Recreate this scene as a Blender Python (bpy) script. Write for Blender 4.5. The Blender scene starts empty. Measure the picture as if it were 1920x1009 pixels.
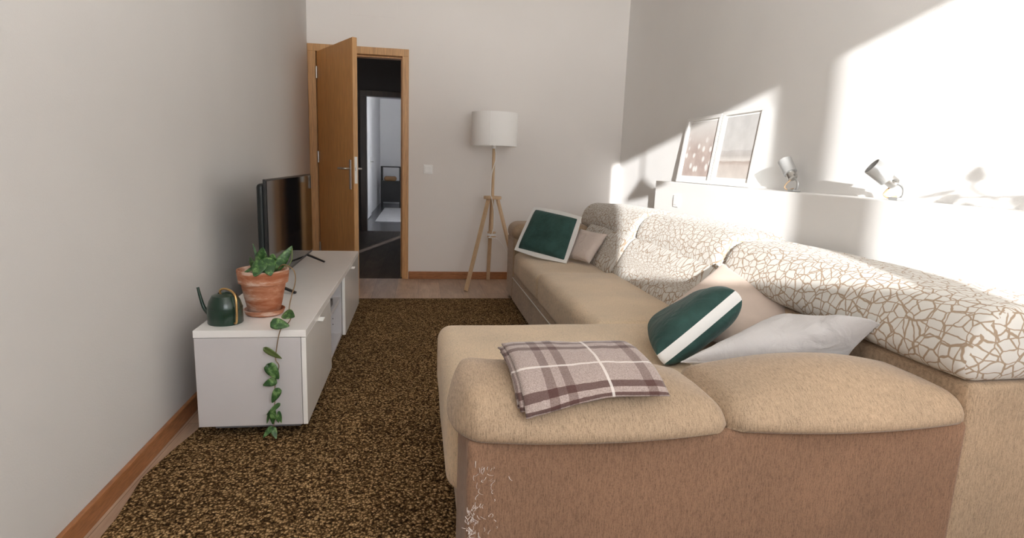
import bpy, bmesh, math, random
from mathutils import Vector, Matrix, noise
random.seed(7)
C = bpy.context.scene.collection
PI = math.pi
SC = bpy.context.scene

# ------------------------------------------------------------------ camera
cam_d = bpy.data.cameras.new('camera')
cam = bpy.data.objects.new('camera', cam_d); C.objects.link(cam)
cam_d.sensor_fit = 'HORIZONTAL'; cam_d.sensor_width = 36.0
cam_d.lens = 1108.0 * 36.0 / 1920.0
cam_d.clip_start = 0.02
_a, _b, _c = -0.1596, 0.1765, 0.03545        # yaw, pitch, roll measured from the room's vanishing points
def cam_rows():
    ca, sa, cc, sc_ = math.cos(_a), math.sin(_a), math.cos(_c), math.sin(_c)
    Rz = Matrix(((ca, sa, 0), (-sa, ca, 0), (0, 0, 1)))
    M = Matrix(((1, 0, 0), (0, 0, -1), (0, 1, 0))) @ Rz
    P = Matrix(((1, 0, 0), (0, math.cos(_b), -math.sin(_b)), (0, math.sin(_b), math.cos(_b))))
    Q = Matrix(((cc, -sc_, 0), (sc_, cc, 0), (0, 0, 1)))
    return Q @ P @ M
_M = cam_rows()
r_, d_, f_ = _M[0], _M[1], _M[2]
cam.matrix_world = Matrix(((r_[0], -d_[0], -f_[0], 0), (r_[1], -d_[1], -f_[1], 0), (r_[2], -d_[2], -f_[2], 1.12), (0, 0, 0, 1)))
SC.camera = cam

# ------------------------------------------------------------------ view, world, sun
SC.view_settings.view_transform = 'Standard'; SC.view_settings.look = 'None'
SC.view_settings.gamma = 1.0; SC.view_settings.exposure = 0.0
SC.view_settings.use_curve_mapping = False
SC.render.engine = 'CYCLES'
SC.cycles.use_denoising = True
SC.cycles.max_bounces = 12; SC.cycles.diffuse_bounces = 8; SC.cycles.glossy_bounces = 4
SC.cycles.caustics_reflective = False; SC.cycles.caustics_refractive = False
SC.cycles.sample_clamp_indirect = 40.0
w = bpy.data.worlds.new('sky'); SC.world = w; w.use_nodes = True
bg = w.node_tree.nodes['Background']
bg.inputs[1].default_value = 1.0
# upper half: pale sky; lower half: bright fill added to bounce light off the ceiling
SKY, LOW_FILL = 7.2, 24.0
_tc = w.node_tree.nodes.new('ShaderNodeTexCoord'); _sx = w.node_tree.nodes.new('ShaderNodeSeparateXYZ'); _rp = w.node_tree.nodes.new('ShaderNodeValToRGB')
w.node_tree.links.new(_tc.outputs['Generated'], _sx.inputs[0])
_ma = w.node_tree.nodes.new('ShaderNodeMath'); _ma.operation = 'MULTIPLY_ADD'; _ma.inputs[1].default_value = .5; _ma.inputs[2].default_value = .5
w.node_tree.links.new(_sx.outputs[2], _ma.inputs[0]); w.node_tree.links.new(_ma.outputs[0], _rp.inputs[0]); w.node_tree.links.new(_rp.outputs[0], bg.inputs[0])
_rp.color_ramp.elements[0].position = .485; _rp.color_ramp.elements[0].color = (LOW_FILL, LOW_FILL * 1.0, LOW_FILL * .99, 1)
_rp.color_ramp.elements[1].position = .515; _rp.color_ramp.elements[1].color = (SKY * .90, SKY * .95, SKY, 1)
sun_d = bpy.data.lights.new('sun', 'SUN'); sun = bpy.data.objects.new('sun', sun_d); C.objects.link(sun)
sun_d.energy = 9.4; sun_d.angle = math.radians(0.7); sun_d.color = (1.0, 0.985, 0.965)
sun.location = (-2, -8, 4)
sun.rotation_euler = Vector((1.0, 3.4, -0.602)).to_track_quat('-Z', 'Y').to_euler()
def portal(x0, x1, z0, z1, y):
    d = bpy.data.lights.new('window_portal', 'AREA'); o = bpy.data.objects.new('window_portal', d); C.objects.link(o)
    d.shape = 'RECTANGLE'; d.size = x1 - x0; d.size_y = z1 - z0; d.cycles.is_portal = True
    o.location = ((x0 + x1) / 2, y, (z0 + z1) / 2); o.rotation_euler = (PI / 2, 0, 0)
WZ0, WZ1 = 1.24, 2.335
portal(-.114, .724, WZ0, WZ1, -1.0); portal(.821, 1.70, WZ0 - .05, WZ1, -1.0)
# daylight from the window of the far room at the end of the hall
hd = bpy.data.lights.new('far_room_daylight', 'AREA'); ho = bpy.data.objects.new('far_room_daylight', hd); C.objects.link(ho)
hd.shape = 'RECTANGLE'; hd.size = 1.2; hd.size_y = 1.3; hd.energy = 1.8; hd.color = (0.68, 0.72, 1.0)
ho.location = (1.45, 11.0, 1.5); ho.rotation_euler = (0, math.radians(-90), 0)
ho.rotation_euler = Vector((-1, 0, -.1)).to_track_quat('-Z', 'Y').to_euler()

# ------------------------------------------------------------------ helpers
def tag(o, label=None, cat=None, group=None, kind=None):
    if label: o['label'] = label
    if cat: o['category'] = cat
    if group: o['group'] = group
    if kind: o['kind'] = kind
    return o
def thing(name, label, cat, loc=(0, 0, 0), group=None):
    o = bpy.data.objects.new(name, None); C.objects.link(o)
    o.location = loc; o.empty_display_size = .05
    return tag(o, label, cat, group)
def link(name, me, mat=None, parent=None):
    o = bpy.data.objects.new(name, me); C.objects.link(o)
    if mat:
        for m in (mat if isinstance(mat, (list, tuple)) else [mat]): me.materials.append(m)
    if parent:
        o.parent = parent
        o.matrix_parent_inverse = Matrix.Translation(-parent.location) if parent.parent is None else Matrix.Identity(4)
    return o
def mesh(name, vs, fs, mat=None, parent=None, smooth=True, uvs=None):
    me = bpy.data.meshes.new(name); me.from_pydata([tuple(v) for v in vs], [], fs)
    me.validate(); me.update()
    bm = bmesh.new(); bm.from_mesh(me); bmesh.ops.recalc_face_normals(bm, faces=bm.faces); bm.to_mesh(me); bm.free()
    if uvs:
        ul = me.uv_layers.new(name='UVMap')
        for lp in me.loops: ul.data[lp.index].uv = uvs[lp.vertex_index]
    if smooth:
        for p in me.polygons: p.use_smooth = True
    return link(name, me, mat, parent)
def bx(vs, fs, x0, x1, y0, y1, z0, z1):
    b = len(vs)
    vs += [(x0, y0, z0), (x1, y0, z0), (x1, y1, z0), (x0, y1, z0), (x0, y0, z1), (x1, y0, z1), (x1, y1, z1), (x0, y1, z1)]
    fs += [tuple(b + i for i in f) for f in ((0, 3, 2, 1), (4, 5, 6, 7), (0, 1, 5, 4), (1, 2, 6, 5), (2, 3, 7, 6), (3, 0, 4, 7))]
def boxes(name, lst, mat, parent=None, bev=.002):
    vs, fs = [], []
    for b in lst: bx(vs, fs, *b)
    o = mesh(name, vs, fs, mat, parent, smooth=False)
    if bev:
        m = o.modifiers.new('bevel', 'BEVEL'); m.width = bev; m.segments = 2; m.limit_method = 'ANGLE'
    return o
def box(name, x0, x1, y0, y1, z0, z1, mat, parent=None, bev=.002):
    return boxes(name, [(x0, x1, y0, y1, z0, z1)], mat, parent, bev)
def struct(o): o['kind'] = 'structure'; return o
def rbox(name, x0, x1, y0, y1, z0, z1, r, mat, parent=None, puff=0.0, n=14, fn=None, zb=None, wob=0.0, seed=0, rolluv=False):
    """cushion: box with every edge rounded by r; puff domes the faces; fn bends vertices; zb cuts it off flat below"""
    c = Vector(((x0 + x1) / 2, (y0 + y1) / 2, (z0 + z1) / 2)); h = Vector(((x1 - x0) / 2, (y1 - y0) / 2, (z1 - z0) / 2))
    rr = [min(a_, q * .999) for a_, q in zip(r if isinstance(r, tuple) else (r, r, r), h)]
    def axis(k):
        L = h[k]; R = rr[k]; pts = []
        for i in range(5): pts.append(-L + R * (1 - math.cos(i / 4 * PI / 2)) * 1.0)
        inner = 2 * (L - R); m = max(2, int(inner / .04))
        for i in range(1, m): pts.append(-L + R + inner * i / m)
        for i in range(5): pts.append(L - R * (1 - math.cos((4 - i) / 4 * PI / 2)))
        return sorted(set(round(p, 6) for p in pts))
    ax = [axis(0), axis(1), axis(2)]
    vid = {}; vs = []; fs = []
    def vert(p):
        key = tuple(round(q, 5) for q in p)
        if key in vid: return vid[key]
        p = Vector(p)
        inn = Vector([max(-(h[k] - rr[k]), min(h[k] - rr[k], p[k])) for k in range(3)])
        dlt = p - inn
        e = Vector([dlt[k] / rr[k] for k in range(3)])
        # cube-to-sphere on the rounded shell
        x, y, z = e
        s = Vector((x * math.sqrt(max(0, 1 - y * y / 2 - z * z / 2 + y * y * z * z / 3)),
                    y * math.sqrt(max(0, 1 - z * z / 2 - x * x / 2 + z * z * x * x / 3)),
                    z * math.sqrt(max(0, 1 - x * x / 2 - y * y / 2 + x * x * y * y / 3))))
        q = inn + Vector([s[k] * rr[k] for k in range(3)])
        if puff:
            u = [q[k] / h[k] for k in range(3)]
            for k in range(3):
                a, b = (k + 1) % 3, (k + 2) % 3
                q[k] += puff * u[k] * max(0, 1 - u[a] ** 2) * max(0, 1 - u[b] ** 2) * (1 if k == 2 else .6)
        q += c
        if wob:
            nv = noise.noise_vector(q * 5 + Vector((seed, seed * 2, 0)))
            q += Vector((nv[0], nv[1], nv[2])) * wob
        if zb is not None and q.z < zb: q.z = zb
        if fn: q = fn(q)
        vid[key] = len(vs); vs.append(q); return vid[key]
    for k in range(3):
        a, b = (k + 1) % 3, (k + 2) % 3
        for sgn in (-1, 1):
            for i in range(len(ax[a]) - 1):
                for j in range(len(ax[b]) - 1):
                    ids = []
                    for (ii, jj) in ((i, j), (i + 1, j), (i + 1, j + 1), (i, j + 1)):
                        p = [0, 0, 0]; p[k] = sgn * h[k]; p[a] = ax[a][ii]; p[b] = ax[b][jj]
                        ids.append(vert(p))
                    ids = list(dict.fromkeys(ids))
                    if len(ids) >= 3: fs.append(tuple(ids))
    o = mesh(name, vs, fs, mat, parent)
    if rolluv:                      # pattern wraps round the roll's long axis, flat on its two ends
        me = o.data; ul = me.uv_layers.new(name='UVMap'); Rm = (h.x + h.z) * .62
        for p in me.polygons:
            end = abs(p.normal.y) > .75
            angs = []
            for li in p.loop_indices:
                q = me.vertices[me.loops[li].vertex_index].co; angs.append(math.atan2(q.x - c.x, q.z - c.z))
            wrap = max(angs) - min(angs) > PI
            for li, a_ in zip(p.loop_indices, angs):
                q = me.vertices[me.loops[li].vertex_index].co
                if wrap and a_ < 0: a_ += 2 * PI
                ul.data[li].uv = (q.x + 3 + seed, q.z) if end else (q.y + seed * .7, a_ * Rm)
    return o
def lathe(name, prof, loc, mat, parent=None, seg=40, axis=None, close=False):
    vs, fs = [], []; n = len(prof)
    for i in range(seg):
        a = 2 * PI * i / seg
        for (r, z) in prof: vs.append(Vector((r * math.cos(a), r * math.sin(a), z)))
    for i in range(seg):
        j = (i + 1) % seg
        for k in range(n - 1 + (1 if close else 0)):
            k2 = (k + 1) % n
            fs.append((i * n + k, j * n + k, j * n + k2, i * n + k2))
    if not close:
        if prof[0][0] > 1e-6: fs.append(tuple(i * n for i in range(seg)))
        if prof[-1][0] > 1e-6: fs.append(tuple(i * n + n - 1 for i in range(seg)))
    R = Matrix.Identity(3) if axis is None else Vector(axis).normalized().to_track_quat('Z', 'Y').to_matrix()
    vs = [R @ v + Vector(loc) for v in vs]
    o = mesh(name, vs, fs, mat, parent)
    bm = bmesh.new(); bm.from_mesh(o.data); bmesh.ops.remove_doubles(bm, verts=bm.verts, dist=1e-5); bm.to_mesh(o.data); bm.free()
    autos(o); return o
def autos(o, ang=35):
    me = o.data
    bm = bmesh.new(); bm.from_mesh(me)
    for e in bm.edges:
        if len(e.link_faces) == 2: e.smooth = e.calc_face_angle(0) < math.radians(ang)
    for f in bm.faces: f.smooth = True
    bm.to_mesh(me); bm.free(); return o
def spline(pts, sub=8):
    P = [Vector(p) for p in pts]
    if len(P) < 3: return P
    out = []; Q = [2 * P[0] - P[1]] + P + [2 * P[-1] - P[-2]]
    for i in range(1, len(Q) - 2):
        for s in range(sub):
            t = s / sub; p0, p1, p2, p3 = Q[i - 1:i + 3]
            out.append(.5 * ((2 * p1) + (p2 - p0) * t + (2 * p0 - 5 * p1 + 4 * p2 - p3) * t * t + (3 * p1 - p0 - 3 * p2 + p3) * t ** 3))
    out.append(P[-1]); return out
def tube(name, pts, rad, mat, parent=None, seg=10, smooth_path=True):
    P = spline(pts) if smooth_path else [Vector(p) for p in pts]
    vs, fs = [], []; n = len(P); up = None
    for i, p in enumerate(P):
        t = (P[min(i + 1, n - 1)] - P[max(i - 1, 0)]).normalized()
        if up is None:
            up = t.orthogonal().normalized()
        else:
            up = (up - t * up.dot(t)).normalized()
        s = t.cross(up); r = rad(i / (n - 1)) if callable(rad) else rad
        for k in range(seg):
            a = 2 * PI * k / seg; vs.append(p + (up * math.cos(a) + s * math.sin(a)) * r)
    for i in range(n - 1):
        for k in range(seg):
            k2 = (k + 1) % seg
            fs.append((i * seg + k, i * seg + k2, (i + 1) * seg + k2, (i + 1) * seg + k))
    fs.append(tuple(range(seg))); fs.append(tuple((n - 1) * seg + k for k in range(seg)))
    return autos(mesh(name, vs, fs, mat, parent), 50)
def beam(name, p0, p1, w0, d0, mat, parent=None, side=None, w1=None, d1=None):
    """tapering rectangular bar from p0 to p1"""
    p0, p1 = Vector(p0), Vector(p1); t = (p1 - p0).normalized()
    s = (Vector(side) if side else t.orthogonal()); s = (s - t * s.dot(t)).normalized(); q = t.cross(s)
    w1 = w1 or w0; d1 = d1 or d0; vs = []
    for p, w_, d in ((p0, w0, d0), (p1, w1, d1)):
        for a, b in ((-1, -1), (1, -1), (1, 1), (-1, 1)): vs.append(p + s * a * w_ / 2 + q * b * d / 2)
    o = mesh(name, vs, [(0, 1, 2, 3), (4, 5, 6, 7), (0, 1, 5, 4), (1, 2, 6, 5), (2, 3, 7, 6), (3, 0, 4, 7)], mat, parent, smooth=False)
    m = o.modifiers.new('bevel', 'BEVEL'); m.width = min(w0, d0) * .12; m.segments = 2
    return o

# ------------------------------------------------------------------ materials
class NT:
    def __init__(s, name):
        s.m = bpy.data.materials.new(name); s.m.use_nodes = True; s.t = s.m.node_tree
        s.b = s.t.nodes['Principled BSDF']
    def n(s, typ, **kw):
        o = s.t.nodes.new(typ)
        for k, v in kw.items(): setattr(o, k, v)
        return o
    def l(s, a, b): s.t.links.new(a, b)
    def co(s, kind='Object', scale=(1, 1, 1), rot=(0, 0, 0), loc=(0, 0, 0)):
        c = s.n('ShaderNodeTexCoord'); m = s.n('ShaderNodeMapping')
        m.inputs['Scale'].default_value = scale; m.inputs['Rotation'].default_value = rot; m.inputs['Location'].default_value = loc
        s.l(c.outputs[kind], m.inputs[0]); return m.outputs[0]
    def noise(s, vec, scale=5, detail=4, rough=.5, dist=0):
        o = s.n('ShaderNodeTexNoise'); s.l(vec, o.inputs['Vector'])
        o.inputs['Scale'].default_value = scale; o.inputs['Detail'].default_value = detail
        o.inputs['Roughness'].default_value = rough; o.inputs['Distortion'].default_value = dist
        return o
    def ramp(s, fac, stops, interp='LINEAR'):
        o = s.n('ShaderNodeValToRGB'); s.l(fac, o.inputs[0]); cr = o.color_ramp; cr.interpolation = interp
        cr.elements.remove(cr.elements[1]); cr.elements[0].position = stops[0][0]
        for p, c in stops[1:]: cr.elements.new(p)
        for e, (p, c) in zip(sorted(cr.elements, key=lambda q: q.position), sorted(stops, key=lambda q: q[0])): e.color = (*c, 1)
        return o.outputs[0]
    def mix(s, a, b, fac, mode='MIX'):
        o = s.n('ShaderNodeMix'); o.data_type = 'RGBA'; o.blend_type = mode
        for sock, v in ((o.inputs[6], a), (o.inputs[7], b), (o.inputs[0], fac)):
            if isinstance(v, (int, float)): sock.default_value = v
            elif isinstance(v, tuple): sock.default_value = (*v, 1)
            else: s.l(v, sock)
        return o.outputs[2]
    def math(s, op, a, b=None, clamp=False):
        o = s.n('ShaderNodeMath', operation=op); o.use_clamp = clamp
        for i, v in enumerate((a, b)):
            if v is None: continue
            if isinstance(v, (int, float)): o.inputs[i].default_value = v
            else: s.l(v, o.inputs[i])
        return o.outputs[0]
    def bump(s, h, strength=.3, dist=.002):
        o = s.n('ShaderNodeBump'); s.l(h, o.inputs['Height'])
        o.inputs['Strength'].default_value = strength; o.inputs['Distance'].default_value = dist
        s.l(o.outputs[0], s.b.inputs['Normal']); return o
    def col(s, v):
        if isinstance(v, tuple): s.b.inputs['Base Color'].default_value = (*v, 1)
        else: s.l(v, s.b.inputs['Base Color'])
    def set(s, rough=.5, metal=0, spec=.5, sheen=0, trans=0, coat=0):
        i = s.b.inputs
        i['Roughness'].default_value = rough; i['Metallic'].default_value = metal
        i['Specular IOR Level'].default_value = spec; i['Sheen Weight'].default_value = sheen
        i['Sheen Roughness'].default_value = .4; i['Transmission Weight'].default_value = trans; i['Coat Weight'].default_value = coat
        return s

def mat_plain(name, c, rough=.5, metal=0, spec=.5, coat=0, var=.06, bumpy=0):
    t = NT(name); n = t.noise(t.co(), 14, 3)
    lo = tuple(x * (1 - var) for x in c); hi = tuple(min(1, x * (1 + var)) for x in c)
    t.col(t.ramp(n.outputs[0], [(.3, lo), (.7, hi)])); t.set(rough, metal, spec, coat=coat)
    if bumpy: t.bump(t.noise(t.co(), bumpy, 3).outputs[0], .25, .001)
    return t.m
def mat_wall(name, c):
    t = NT(name); n = t.noise(t.co(), 1.1, 3); g = t.noise(t.co(), 170, 2)
    t.col(t.ramp(n.outputs[0], [(.3, tuple(x * .97 for x in c)), (.7, tuple(x * 1.02 for x in c))]))
    t.set(.85, spec=.25); t.bump(g.outputs[0], .35, .0012); return t.m
def mat_wood(name, c0, c1, scale=(28, 28, 1.6), rough=.38, fine=.25):
    t = NT(name); v = t.co(scale=scale)
    n = t.noise(v, 1.3, 5, .6, .5); f = t.noise(t.co(scale=(scale[0] * 7, scale[1] * 7, scale[2] * 5)), 1.0, 2)
    a = t.ramp(n.outputs[0], [(.28, c0), (.72, c1)])
    d = t.ramp(f.outputs[0], [(.35, (1 - fine,) * 3), (.6, (1, 1, 1))])
    t.col(t.mix(a, d, 1.0, 'MULTIPLY')); t.set(rough, spec=.4); t.bump(f.outputs[0], .12, .0006); return t.m
def mat_chenille(name, c, vary=.22):
    t = NT(name)
    s1 = t.noise(t.co(scale=(520, 75, 55)), 1, 3, .65); s2 = t.noise(t.co(scale=(420, 520, 240)), 1, 2, .6)
    big = t.noise(t.co(), 3.0, 3)
    m = t.math('ADD', t.math('MULTIPLY', s1.outputs[0], .6), t.math('MULTIPLY', s2.outputs[0], .4))
    lo = tuple(x * (1 - vary) for x in c); hi = tuple(x * (1 + vary * .75) for x in c)
    a = t.ramp(m, [(.34, tuple(x * .7 for x in lo)), (.44, lo), (.52, c), (.64, hi)])
    b = t.ramp(big.outputs[0], [(.3, (.86, .86, .86)), (.7, (1.08, 1.06, 1.04))])
    t.col(t.mix(a, b, 1.0, 'MULTIPLY')); t.set(.9, spec=.15, sheen=.25)
    t.bump(m, .5, .003); return t
def mat_scribble(name):
    t = NT(name); v = t.co('UV')
    def lines(sc, wdt, off, st, dist, rot):
        w_ = t.noise(v, dist[0], 2); sub = t.n('ShaderNodeVectorMath', operation='MULTIPLY_ADD')
        t.l(w_.outputs['Color'], sub.inputs[0]); sub.inputs[1].default_value = (dist[1], dist[1], 0); t.l(v, sub.inputs[2])
        mp = t.n('ShaderNodeMapping'); t.l(sub.outputs[0], mp.inputs[0]); mp.inputs['Location'].default_value = off
        mp.inputs['Scale'].default_value = st; mp.inputs['Rotation'].default_value = (0, 0, rot)
        o = t.n('ShaderNodeTexVoronoi', feature='DISTANCE_TO_EDGE', voronoi_dimensions='2D'); t.l(mp.outputs[0], o.inputs['Vector']); o.inputs['Scale'].default_value = sc
        o.inputs['Randomness'].default_value = 1.0
        return t.ramp(o.outputs['Distance'], [(wdt, (1, 1, 1)), (wdt * 1.7, (0, 0, 0))])
    a = lines(27, .042, (0, 0, 0), (.72, 1.25, 1), (22, .024), .3)
    b = lines(17, .026, (3.1, 1.7, .4), (1.25, .75, 1), (24, .02), -.5)
    k = t.mix(a, b, 1.0, 'LIGHTEN')
    t.col(t.mix((.66, .64, .60), (.37, .275, .195), k)); t.set(.9, spec=.15, sheen=.15)
    t.bump(t.noise(t.co(), 700, 1).outputs[0], .35, .0015); return t.m
def mat_fabric(name, c, rough=.95, sheen=.2, var=.1, weave=600, wr=.0015, wrinkle=.0):
    t = NT(name); n = t.noise(t.co(), 9, 4, .6)
    t.col(t.ramp(n.outputs[0], [(.3, tuple(x * (1 - var) for x in c)), (.7, tuple(min(1, x * (1 + var)) for x in c))]))
    t.set(rough, spec=.15, sheen=sheen)
    a = t.noise(t.co(), weave, 1).outputs[0]
    if wrinkle:
        b_ = t.noise(t.co(), 14, 3, .5, 1.2).outputs[0]; a = t.math('ADD', t.math('MULTIPLY', a, .08), t.math('MULTIPLY', b_, wrinkle))
        t.bump(a, .7, .012)
    else: t.bump(a, .35, wr)
    return t.m
def mat_rug(name):
    t = NT(name); v = t.co(scale=(1, .8, 1)); wv = t.noise(v, 60, 2)
    o = t.n('ShaderNodeTexVoronoi', feature='F1'); o.inputs['Scale'].default_value = 125; o.inputs['Randomness'].default_value = 1
    ad = t.n('ShaderNodeVectorMath', operation='MULTIPLY_ADD'); t.l(wv.outputs['Color'], ad.inputs[0]); ad.inputs[1].default_value = (.02, .01, .0); t.l(v, ad.inputs[2])
    t.l(ad.outputs[0], o.inputs['Vector'])
    n1 = t.noise(t.co(), 150, 3, .7); n2 = t.noise(t.co(), 5, 3); 
    sep = t.n('ShaderNodeSeparateColor'); t.l(o.outputs['Color'], sep.inputs[0])
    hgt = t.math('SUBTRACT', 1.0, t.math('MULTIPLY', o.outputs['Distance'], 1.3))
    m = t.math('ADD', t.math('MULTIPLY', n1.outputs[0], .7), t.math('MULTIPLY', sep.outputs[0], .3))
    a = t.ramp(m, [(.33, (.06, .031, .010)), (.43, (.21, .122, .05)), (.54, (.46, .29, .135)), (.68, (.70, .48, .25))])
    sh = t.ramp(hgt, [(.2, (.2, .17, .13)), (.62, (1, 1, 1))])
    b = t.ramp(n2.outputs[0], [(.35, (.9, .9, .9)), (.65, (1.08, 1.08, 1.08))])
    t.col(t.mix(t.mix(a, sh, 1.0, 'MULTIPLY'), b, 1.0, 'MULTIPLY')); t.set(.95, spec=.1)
    t.bump(hgt, 1.0, .006); return t.m
def mat_floor(name, c0, c1, rough=.35):
    t = NT(name)
    br = t.n('ShaderNodeTexBrick'); t.l(t.co(rot=(0, 0, PI / 2)), br.inputs['Vector'])
    br.inputs['Scale'].default_value = 1.0; br.inputs['Brick Width'].default_value = 1.25; br.inputs['Row Height'].default_value = .19
    br.inputs['Mortar Size'].default_value = .0015; br.inputs['Mortar Smooth'].default_value = .2; br.offset = .37
    br.inputs['Color1'].default_value = (.86, .86, .86, 1); br.inputs['Color2'].default_value = (1.12, 1.1, 1.08, 1); br.inputs['Mortar'].default_value = (.5, .48, .45, 1)
    n = t.noise(t.co(scale=(9, 1.6, 1)), 1.4, 5, .6, .8); f = t.noise(t.co(scale=(120, 6, 1)), 1, 3)
    a = t.ramp(n.outputs[0], [(.3, c0), (.7, c1)])
    g = t.ramp(f.outputs[0], [(.35, (.85, .84, .83)), (.65, (1.04, 1.04, 1.04))])
    t.col(t.mix(t.mix(a, g, 1.0, 'MULTIPLY'), br.outputs['Color'], 1.0, 'MULTIPLY')); t.set(rough, spec=.45); return t.m
def mat_plaid(name):
    t = NT(name); uv = t.n('ShaderNodeTexCoord'); sp = t.n('ShaderNodeSeparateXYZ')
    wn = t.noise(t.co(), 9, 2); ad = t.n('ShaderNodeVectorMath', operation='MULTIPLY_ADD')
    t.l(wn.outputs['Color'], ad.inputs[0]); ad.inputs[1].default_value = (.012, .012, 0); t.l(uv.outputs['UV'], ad.inputs[2]); t.l(ad.outputs[0], sp.inputs[0])
    def bands(sock, lst):
        st = [(0.0, (0, 0, 0))]
        for a, b, v in lst: st += [(a, (v, v, v)), (b, (0, 0, 0))]
        return t.ramp(sock, st, 'CONSTANT')
    U, V = sp.outputs[0], sp.outputs[1]
    bu = bands(U, [(.17, .235, .55), (.30, .365, .55), (.86, .93, .5)])
    bv = bands(V, [(.12, .18, .75), (.26, .33, .75), (.855, .925, .85), (.975, 1.0, .9)])
    br = t.math('ADD', bu, bv, clamp=True)
    wu = bands(U, [(.60, .62, .9)]); wv = bands(V, [(.60, .625, .9)])
    wh = t.math('MAXIMUM', wu, wv)
    n = t.noise(t.co(), 380, 2)
    base = t.ramp(n.outputs[0], [(.35, (.30, .235, .215)), (.65, (.44, .36, .33))])
    c = t.mix(base, (.075, .032, .028), t.math('MULTIPLY', br, .92))
    c = t.mix(c, (.78, .73, .70), t.math('MULTIPLY', wh, .75))
    t.col(c); t.set(.95, spec=.1, sheen=.3); t.bump(n.outputs[0], .5, .002); return t.m
def mat_leaf(name):
    t = NT(name); n = t.noise(t.co(), 42, 4, .6, .3)
    t.col(t.ramp(n.outputs[0], [(.42, (.020, .070, .018)), (.53, (.05, .13, .03)), (.62, (.15, .27, .09)), (.74, (.28, .40, .17))]))
    t.set(.38, spec=.5); t.bump(n.outputs[0], .2, .001); return t.m
def mat_terracotta(name):
    t = NT(name); n = t.noise(t.co(scale=(6, 6, 22)), 1.0, 6, .65, .4); v = t.noise(t.co(), 60, 3)
    a = t.ramp(n.outputs[0], [(.40, (.36, .125, .06)), (.52, (.48, .22, .13)), (.60, (.62, .42, .33)), (.72, (.70, .56, .48))])
    t.col(a); t.set(.85, spec=.2); t.bump(v.outputs[0], .3, .001); return t.m

M_wall = mat_wall('paint_warm_white', (.85, .82, .795)); M_wallL = mat_wall('paint_white_dimmed', (.66, .645, .63))  # left wall: same paint, colour darkened in place of weaker light
M_wallR = mat_wall('paint_white', (.85, .845, .835))
M_ceil = mat_wall('paint_ceiling', (.74, .70, .65))
M_floor = mat_floor('laminate_floor', (.42, .285, .205), (.60, .45, .34))
M_oak = mat_wood('oak_veneer', (.62, .30, .095), (.74, .39, .13))
M_oakd = mat_wood('oak_edge', (.60, .33, .14), (.70, .41, .19))
M_base = mat_wood('baseboard_oak', (.36, .15, .06), (.46, .20, .085), scale=(3, 3, 30))
M_ash = mat_wood('pale_ash', (.58, .40, .24), (.70, .51, .33), scale=(40, 40, 4), rough=.5, fine=.12)
M_rug = mat_rug('boucle_rug')
tC = mat_chenille('sofa_chenille', (.43, .315, .215)); M_sofa = tC.m; M_panel = mat_chenille('shaded_chenille', (.285, .168, .108)).m; M_seat = mat_chenille('lit_chenille', (.66, .52, .365), .12).m  # panel darker and redder, seats lighter: shade and light put into the colours
M_scrib = mat_scribble('scribble_jacquard')
M_white = mat_plain('white_lacquer', (.88, .87, .85), .2, spec=.5, coat=.3, var=.01)
M_top = mat_plain('white_gloss_top', (.88, .865, .85), .24, spec=.5, coat=0, var=.01)
M_whiteShade = mat_plain('white_shaded', (.60, .58, .59), .4, var=.01)  # bench carcass and shelf: shade put into a darker white
M_plast = mat_plain('white_plastic', (.92, .92, .91), .35, var=.01)
M_grey = mat_plain('grey_plinth', (.20, .20, .22), .5)
M_black = mat_plain('black_plastic', (.012, .012, .013), .3, var=.1)
M_screen = mat_plain('screen_glass', (.006, .006, .007), .06, spec=.6, var=.02)
M_tvback = mat_plain('tv_back', (.006, .010, .010), .45)
M_steel = mat_plain('brushed_steel', (.55, .54, .52), .3, metal=1, var=.03)
M_alu = mat_plain('satin_aluminium', (.56, .57, .57), .38, metal=.6, var=.02)
M_brass = mat_plain('brass', (.62, .40, .17), .3, metal=.9)
M_green = mat_fabric('green_velvet', (.033, .076, .067), .8, sheen=.15, var=.3, wrinkle=1.0)
M_wfab = mat_fabric('white_cotton', (.78, .77, .75), .9, var=.03)
M_lil = mat_fabric('pale_linen', (.55, .53, .525), .95, var=.04, wrinkle=1.0)
M_pink = mat_fabric('rib_beige', (.56, .46, .395), .95, var=.05, weave=300)
M_beigep = mat_fabric('beige_linen', (.60, .51, .46), .95, var=.05, wrinkle=1.0)
M_shade = mat_fabric('lamp_linen', (.96, .955, .945), .9, var=.01, sheen=0)
M_plaid = mat_plaid('plaid_wool')
M_leaf = mat_leaf('variegated_leaf'); M_leafd = mat_plain('leaf_back', (.12, .17, .05), .5, var=.2)
M_stem = mat_plain('brown_stem', (.22, .14, .07), .6, var=.2)
M_terra = mat_terracotta('terracotta'); M_soil = mat_plain('soil', (.012, .008, .006), .95, var=.5, bumpy=180)
M_can = mat_plain('dark_green_enamel', (.006, .030, .017), .28, coat=.3)
M_gap = mat_plain('dark_gap', (.02, .018, .016), .8)
M_thread = mat_plain('torn_threads', (.62, .56, .52), .9)
M_darkwood = mat_wood('dark_door_wood', (.05, .022, .012), (.08, .036, .018))
M_hallfl = mat_floor('shaded_laminate', (.07, .048, .036), (.11, .08, .06), .7)  # same laminate as the room, the hall's dimness put into its colour
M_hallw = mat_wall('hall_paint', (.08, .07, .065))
M_farw = mat_wall('far_room_paint', (.70, .70, .72))
M_tile = mat_plain('dark_tile', (.08, .08, .09), .25, var=.3)
M_frug = mat_fabric('grey_rug', (.42, .42, .43), .95, var=.15, weave=90, wr=.004)

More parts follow.
